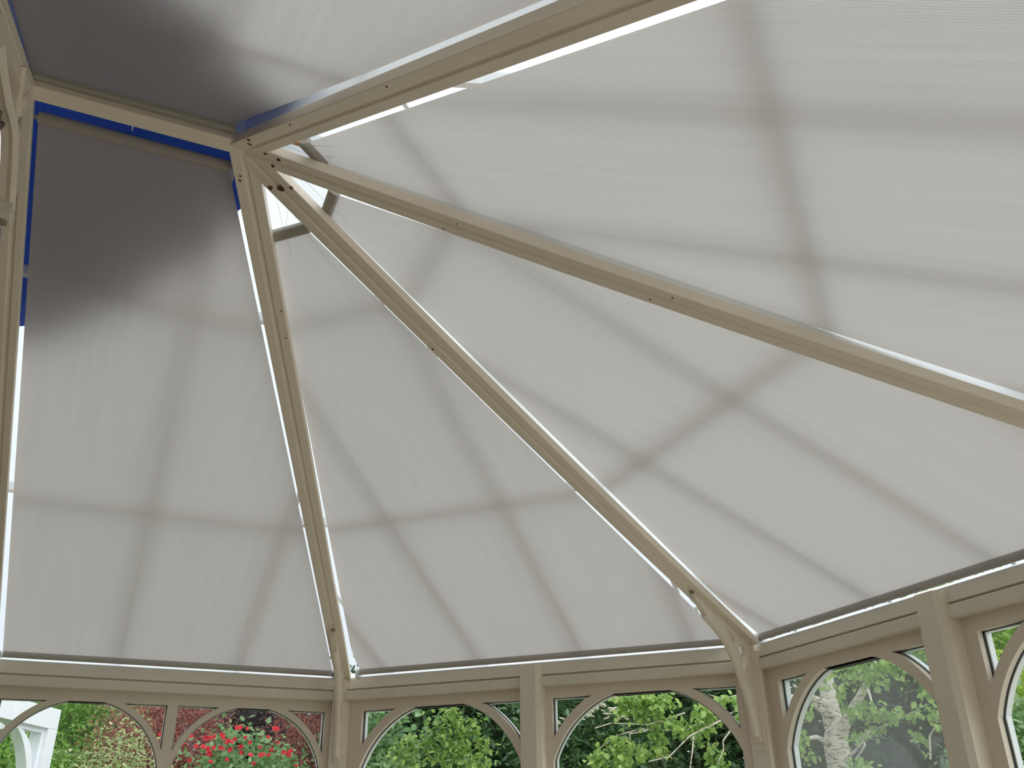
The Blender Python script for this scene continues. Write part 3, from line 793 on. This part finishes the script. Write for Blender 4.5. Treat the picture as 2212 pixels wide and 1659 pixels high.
# shrubs seen in the middle wall
tree('rhododendron', 'dark glossy rhododendron filling the third arched window', 'shrub', at(985, 1640, 7.2) - V(0, 0, .35), (.95, .7, 1.35), 900, 40, .070, 'L_rhodo', .28, .08, .38, .1, up=.3)
tree('hazel_shrub', 'mid green round-leaved shrub beside the corner post', 'shrub', at(800, 1600, 5.6) - V(0, 0, .3), (.20, .3, .52), 90, 34, .042, 'L_rose', .16, .03, .8, .1)
ld = at(975, 1690, 4.6)
ex = []
for (x, y, rx) in ((975, 1535, 14), (968, 1560, 20), (975, 1585, 30), (1010, 1580, 16), (1030, 1570, 6), (925, 1600, 14), (940, 1590, 10), (1046, 1600, 8), (870, 1615, 10), (890, 1605, 8), (860, 1635, 14), (895, 1640, 12), (1040, 1640, 20), (1000, 1620, 34), (960, 1625, 34), (980, 1650, 60)):
    c_ = np.array(at(x, y, 4.6)); ex.append(c_ + rng.normal(size=(int(rx * 4), 3)) * np.array([rx / 700, rx / 700, rx / 600 + .012]))
tree('young_tree', 'lime green young tree with curled leaves in the third arched window', 'tree', ld - V(0, 0, .75), (.26, .26, .46), 90, 30, .030, 'L_lime', .10, .015, .55, .5, extra=ex)
# white flowering viburnum and its flat flower heads
vb = at(1255, 1600, 6.2)
th, base = tree('viburnum', 'shrub with flat cream flower heads at the upper left of the fourth window', 'shrub', vb - V(0, 0, .25), (.42, .45, .75), 330, 40, .045, 'L_rhodo', .18, .03, .45, .1)
for i in range(46):
    x, y = random.choice([(1215, 1557), (1265, 1545), (1290, 1530), (1310, 1540), (1335, 1505), (1330, 1530), (1275, 1535), (1300, 1550), (1340, 1545)]); p = at(x + random.uniform(-14, 14), y + random.uniform(-9, 9), 5.72)
    b = MB(); b.disc(p, (random.uniform(-.3, .3), random.uniform(-.3, .3), 1), random.uniform(.012, .024), .006, 9, .3)
    b.build('flower_head', M['cream_flower'], th, base)
tree('yew_tree', 'dark needle-leaved tree low in the fourth arched window', 'tree', at(1270, 1690, 7.6) - V(0, 0, .3), (.9, .7, 1.0), 500, 50, .055, 'L_dark', .22, .06, .25, .6)
tree('laurel_bush', 'dark laurel behind the birch branches in the fourth window', 'shrub', at(1520, 1600, 8.6) - V(0, 0, .3), (1.2, .8, 1.15), 600, 40, .085, 'L_rhodo', .3, .08, .45, .1)

# silver birch ------------------------------------------------------
bb = at(1812, 1680, 5.6); bbase = V(bb.x + .05, bb.y, -.1)
th = thing('birch_tree', bbase, 'silver birch with forked white trunk seen through the misted window', 'tree')
D = 5.6
def T(mb_, pts, rad, n=10): mb_.tube([at(x, y, d) for x, y, d in pts], rad, n)
b = MB()
b.tube([bbase, bbase.lerp(at(1812, 1660, D), .5) + V(.02, 0, 0), at(1815, 1655, D), at(1806, 1610, D), at(1806, 1580, D), at(1797, 1545, D), at(1790, 1505, D), at(1783, 1460, D), at(1775, 1420, D), at(1768, 1330, D)], [.085, .078, .068, .066, .060, .052, .044, .040, .036, .030], 14)
btrk = b.build('trunk', M['birch'], th, bbase)
b = MB(); T(b, [(1812, 1600, D), (1822, 1568, D - .05), (1838, 1540, D - .1), (1856, 1508, D - .15), (1872, 1478, D - .2), (1890, 1430, D - .25)], [.045, .034, .028, .022, .018, .012]); b.build('branch', M['birch'], btrk, bbase)
for pts, r0 in (([(1792, 1550, D), (1770, 1530, D - .1), (1742, 1508, D - .2), (1715, 1480, D - .3)], .02), ([(1790, 1605, D), (1765, 1592, D - .1), (1728, 1597, D - .3)], .014), ([(1795, 1600, D), (1782, 1545, D), (1760, 1505, D), (1738, 1488, D)], .012),
                ([(1872, 1478, D - .2), (1884, 1520, D - .3), (1900, 1540, D - .3)], .006), ([(1815, 1650, D), (1850, 1620, D - .2), (1880, 1580, D - .4), (1940, 1555, D - .5), (1990, 1528, D - .6), (2015, 1518, D - .6)], .008),
                ([(1850, 1640, D), (1868, 1610, D - .2), (1866, 1590, D - .2), (1884, 1570, D - .2)], .006), ([(2010, 1640, D - .6), (2008, 1590, D - .6), (2020, 1570, D - .6), (2026, 1540, D - .6)], .004)):
    b = MB(); T(b, pts, [r0 * (1 - .22 * i) + .001 for i in range(len(pts))], 7); b.build('branch', M['birch'], btrk, bbase)
tw = [[(1640, 1560, 4.9), (1560, 1545, 4.9), (1510, 1565, 4.9), (1440, 1578, 4.8), (1380, 1575, 4.8), (1330, 1590, 4.8), (1290, 1620, 4.8)], [(1600, 1530, 4.8), (1540, 1560, 4.8), (1470, 1580, 4.8)], [(1570, 1550, 4.7), (1490, 1590, 4.7), (1445, 1635, 4.7), (1400, 1645, 4.7)],
      [(1400, 1578, 4.8), (1360, 1585, 4.8), (1362, 1610, 4.8), (1345, 1640, 4.8), (1330, 1670, 4.8)], [(1640, 1490, 4.9), (1560, 1510, 4.9), (1530, 1500, 4.9)], [(1498, 1590, 4.7), (1496, 1620, 4.7), (1490, 1665, 4.7)], [(1580, 1575, 4.7), (1562, 1600, 4.7), (1563, 1620, 4.7), (1550, 1650, 4.7)],
      [(1480, 1540, 4.8), (1400, 1565, 4.8), (1320, 1562, 4.8), (1285, 1573, 4.8)]]
for pts in tw:
    b = MB(); b.tube([at(*p) for p in pts], [.0045 - .0028 * i / len(pts) for i in range(len(pts))], 6); b.build('twig', M['birch'], btrk, bbase)
# a limb joins the trunk with the twigs that hang across the neighbouring window
b = MB(); b.tube([at(1790, 1520, D), at(1730, 1500, 5.3), at(1680, 1520, 5.1), at(1640, 1545, 4.9)], [.022, .017, .013, .009], 8); b.build('branch', M['birch'], btrk, bbase)
cl = [(1350, 1512, 14, 5, 70), (1390, 1506, 20, 6, 120), (1415, 1520, 20, 10, 120), (1345, 1535, 10, 8, 40), (1380, 1545, 10, 14, 60), (1420, 1545, 12, 14, 50), (1440, 1508, 14, 8, 50), (1520, 1545, 16, 12, 90), (1530, 1560, 14, 12, 60), (1455, 1560, 14, 8, 50), (1480, 1575, 20, 10, 90), (1505, 1585, 14, 10, 50), (1415, 1575, 10, 12, 50),
      (1420, 1600, 10, 18, 60), (1325, 1605, 12, 12, 60), (1350, 1615, 16, 18, 90), (1390, 1625, 14, 10, 50), (1290, 1640, 14, 16, 90), (1345, 1650, 20, 14, 80), (1425, 1620, 14, 8, 40), (1540, 1635, 10, 20, 70), (1560, 1650, 10, 14, 40), (1575, 1510, 16, 8, 40), (1590, 1555, 10, 12, 40), (1535, 1530, 16, 8, 40),
      (1740, 1530, 10, 12, 34), (1735, 1600, 9, 18, 40), (1735, 1632, 14, 9, 22), (1812, 1500, 8, 14, 26), (1832, 1530, 8, 12, 26), (1880, 1440, 40, 10, 170), (1870, 1460, 40, 14, 170), (1930, 1440, 18, 12, 60), (1880, 1535, 26, 12, 110), (1920, 1550, 20, 8, 70), (1850, 1590, 14, 9, 40), (1890, 1575, 10, 9, 24), (2000, 1500, 8, 16, 40), (2010, 1540, 12, 10, 30), (2026, 1560, 8, 10, 18), (1985, 1590, 8, 12, 30), (1970, 1540, 10, 8, 18), (1850, 1648, 10, 10, 40), (1868, 1655, 12, 8, 30), (1850, 1425, 22, 9, 50), (1770, 1470, 8, 10, 14)]
P = []
for x, y, sx, sy, n in cl:
    d_ = 4.8 if x < 1660 else 5.0
    c_ = np.array(at(x, y, d_)); P.append(c_ + rng.normal(size=(int(n * .8), 3)) * np.array([sx * .75, sx * .75, sy * .75]) / 390)
for i in range(7):
    c_ = np.array(at(1780 + 40 * random.uniform(-1, 2), 1380 - 40 * i, D)); P.append(c_ + np.array([0, 0, .35]) + rng.normal(size=(110, 3)) * .3)
vs, fs = leaves_mesh(np.vstack(P), .032, .2, .9, .72)
np_obj('foliage', vs, fs, M['L_birch'], th, bbase)

tree('holly_tree', 'dark tree with sky glinting through behind the birch', 'tree', at(1960, 1540, 8.4) - V(0, 0, .25), (1.1, .8, 1.0), 330, 34, .085, 'L_dark', .3, .08, .5, .2)
tree('golden_hedge', 'bright yellow-green hedge at the right edge of the picture', 'hedge', at(2215, 1530, 6.2) - V(0, 0, .42), (.34, .4, .72), 300, 50, .03, 'L_hedge', .13, .04, .5, .1)
tree('cherry_tree', 'light leafy tree above the golden hedge', 'tree', at(2160, 1390, 7.4), (.7, .6, .42), 200, 36, .05, 'L_birch', .22, .05, .6, .3)
tree('laurel_bush', 'mid green bush below the golden hedge', 'shrub', at(2205, 1640, 5.4) - V(0, 0, .25), (.3, .34, .5), 200, 40, .045, 'L_rose', .16, .03, .5, .2)
# brick garden building glimpsed at the right edge
q = at(2230, 1430, 9.5)
th = thing('brick_house', V(q.x, q.y, -.1), 'small brick house glimpsed at the right edge above the hedge', 'house')
b = MB(); b.hexa([V(q.x + x, q.y + y, z) for z in (-.1, 3.1) for x, y in ((-.1, -2.6), (1.6, -2.6), (1.6, .35), (-.1, .35))]); b.build('wall', M['brick'], th, V(q.x, q.y, -.1))
b = MB(); b.hexa([V(q.x + x, q.y + y, z) for z, e in ((3.1, 0),) for x, y in ((-.3, -2.8), (1.8, -2.8), (1.8, .5), (-.3, .5))] + [V(q.x + x, q.y + y, 3.9) for x, y in ((.7, -2.8), (.8, -2.8), (.8, .5), (.7, .5))]); b.build('roof', M['bark'], th, V(q.x, q.y, -.1))

# white porch frame outside the left window -------------------------
k0 = at(106, 1574, 5.2); k1 = at(135, 1535, 5.2)
def zp(x, y, z):
    d = cf + cr * ((x - 1106) / FPX) - cu_ * ((y - 829.5) / FPX); return CAM + d * ((z - CAM.z) / d.z)
l0 = zp(0, 1550, k0.z)
dv = (l0 - k0); dv.z = 0; dv.normalize()          # beam direction (towards the house)
nv = V(-dv.y, dv.x, 0)
if nv.dot(k0 - CAM) < 0: nv = -nv
hb = (k1.z - k0.z) + .012
pw = .085
th = thing('garden_porch', V(k0.x, k0.y, -.1), 'white timber porch frame with arched brace outside the left window', 'porch'); base = V(k0.x, k0.y, -.1)
W3 = lambda a, o, z: V(k0.x, k0.y, 0) + dv * a + nv * o + V(0, 0, z)
def pbox(nm, a0, a1, o0, o1, z0, z1):
    b = MB(); b.hexa([W3(a0, o0, z0), W3(a1, o0, z0), W3(a1, o1, z0), W3(a0, o1, z0), W3(a0, o0, z1), W3(a1, o0, z1), W3(a1, o1, z1), W3(a0, o1, z1)])
    return b.build(nm, M['porch'], th, base, bevel=.003)
pbox('beam', -pw, 1.12, 0, .09, k0.z, k0.z + hb)
pbox('post', -pw, 0, 0, .09, -.1, k0.z)
pbox('post', 1.035, 1.12, 0, .09, -.1, k0.z)
pbox('side_beam', -pw, -pw + .09, .09, 1.6, k0.z, k0.z + hb)
lp = [(0.0, 0.0), (.34, 0.0)] + [(.34 - .30 * math.sin(t), -.42 + .42 * math.cos(t) - .0) for t in [math.pi / 2 * i / 14 for i in range(1, 15)]] + [(0.0, -.42)]
hole = [(.02, -.02), (.20, -.02)] + [(.20 - .165 * math.sin(t), -.27 + .235 * math.cos(t)) for t in [math.pi / 2 * i / 10 for i in range(2, 11)]]
plate('brace', [lp, hole], .05, W3(0, .045, k0.z), dv, V(0, 0, 1), M['porch'], th, base, .002)

# ------------------------------------------------------------------ daylight
w = bpy.data.worlds.new('overcast'); SC.world = w; w.use_nodes = True
nt = w.node_tree; nt.nodes.clear()
out = N(nt, 'ShaderNodeOutputWorld'); bg = N(nt, 'ShaderNodeBackground')
tc = N(nt, 'ShaderNodeTexCoord'); sp = N(nt, 'ShaderNodeSeparateXYZ'); nt.links.new(tc.outputs['Generated'], sp.inputs[0])
nt.links.new(ramp(nt, sp.outputs[2], [(0., (.62, .66, .70)), (.25, (.80, .85, .90)), (.7, (.95, .98, 1.0)), (1., (1., 1., 1.))]), bg.inputs[0])
# bright patch of cloud where the sun stands, high on the garden side
vm = N(nt, 'ShaderNodeVectorMath', operation='DOT_PRODUCT'); vm.inputs[1].default_value = tuple(V(.62, -.50, .60).normalized())
nt.links.new(tc.outputs['Generated'], vm.inputs[0])
mrw = N(nt, 'ShaderNodeMapRange', interpolation_type='SMOOTHSTEP'); mrw.inputs[1].default_value = .1; mrw.inputs[2].default_value = 1.
mrw.inputs[3].default_value = SKY; mrw.inputs[4].default_value = SKY * SUNP
nt.links.new(vm.outputs['Value'], mrw.inputs[0]); nt.links.new(mrw.outputs[0], bg.inputs[1])
nt.links.new(bg.outputs[0], out.inputs[0])

vs_ = SC.view_settings; vs_.view_transform = 'Standard'; vs_.look = 'None'; vs_.gamma = 1; vs_.exposure = 0.0; vs_.use_curve_mapping = False
SC.cycles.use_denoising = True
SC.cycles.max_bounces = 10; SC.cycles.diffuse_bounces = 6; SC.cycles.transparent_max_bounces = 16
SC.cycles.sample_clamp_indirect = 8
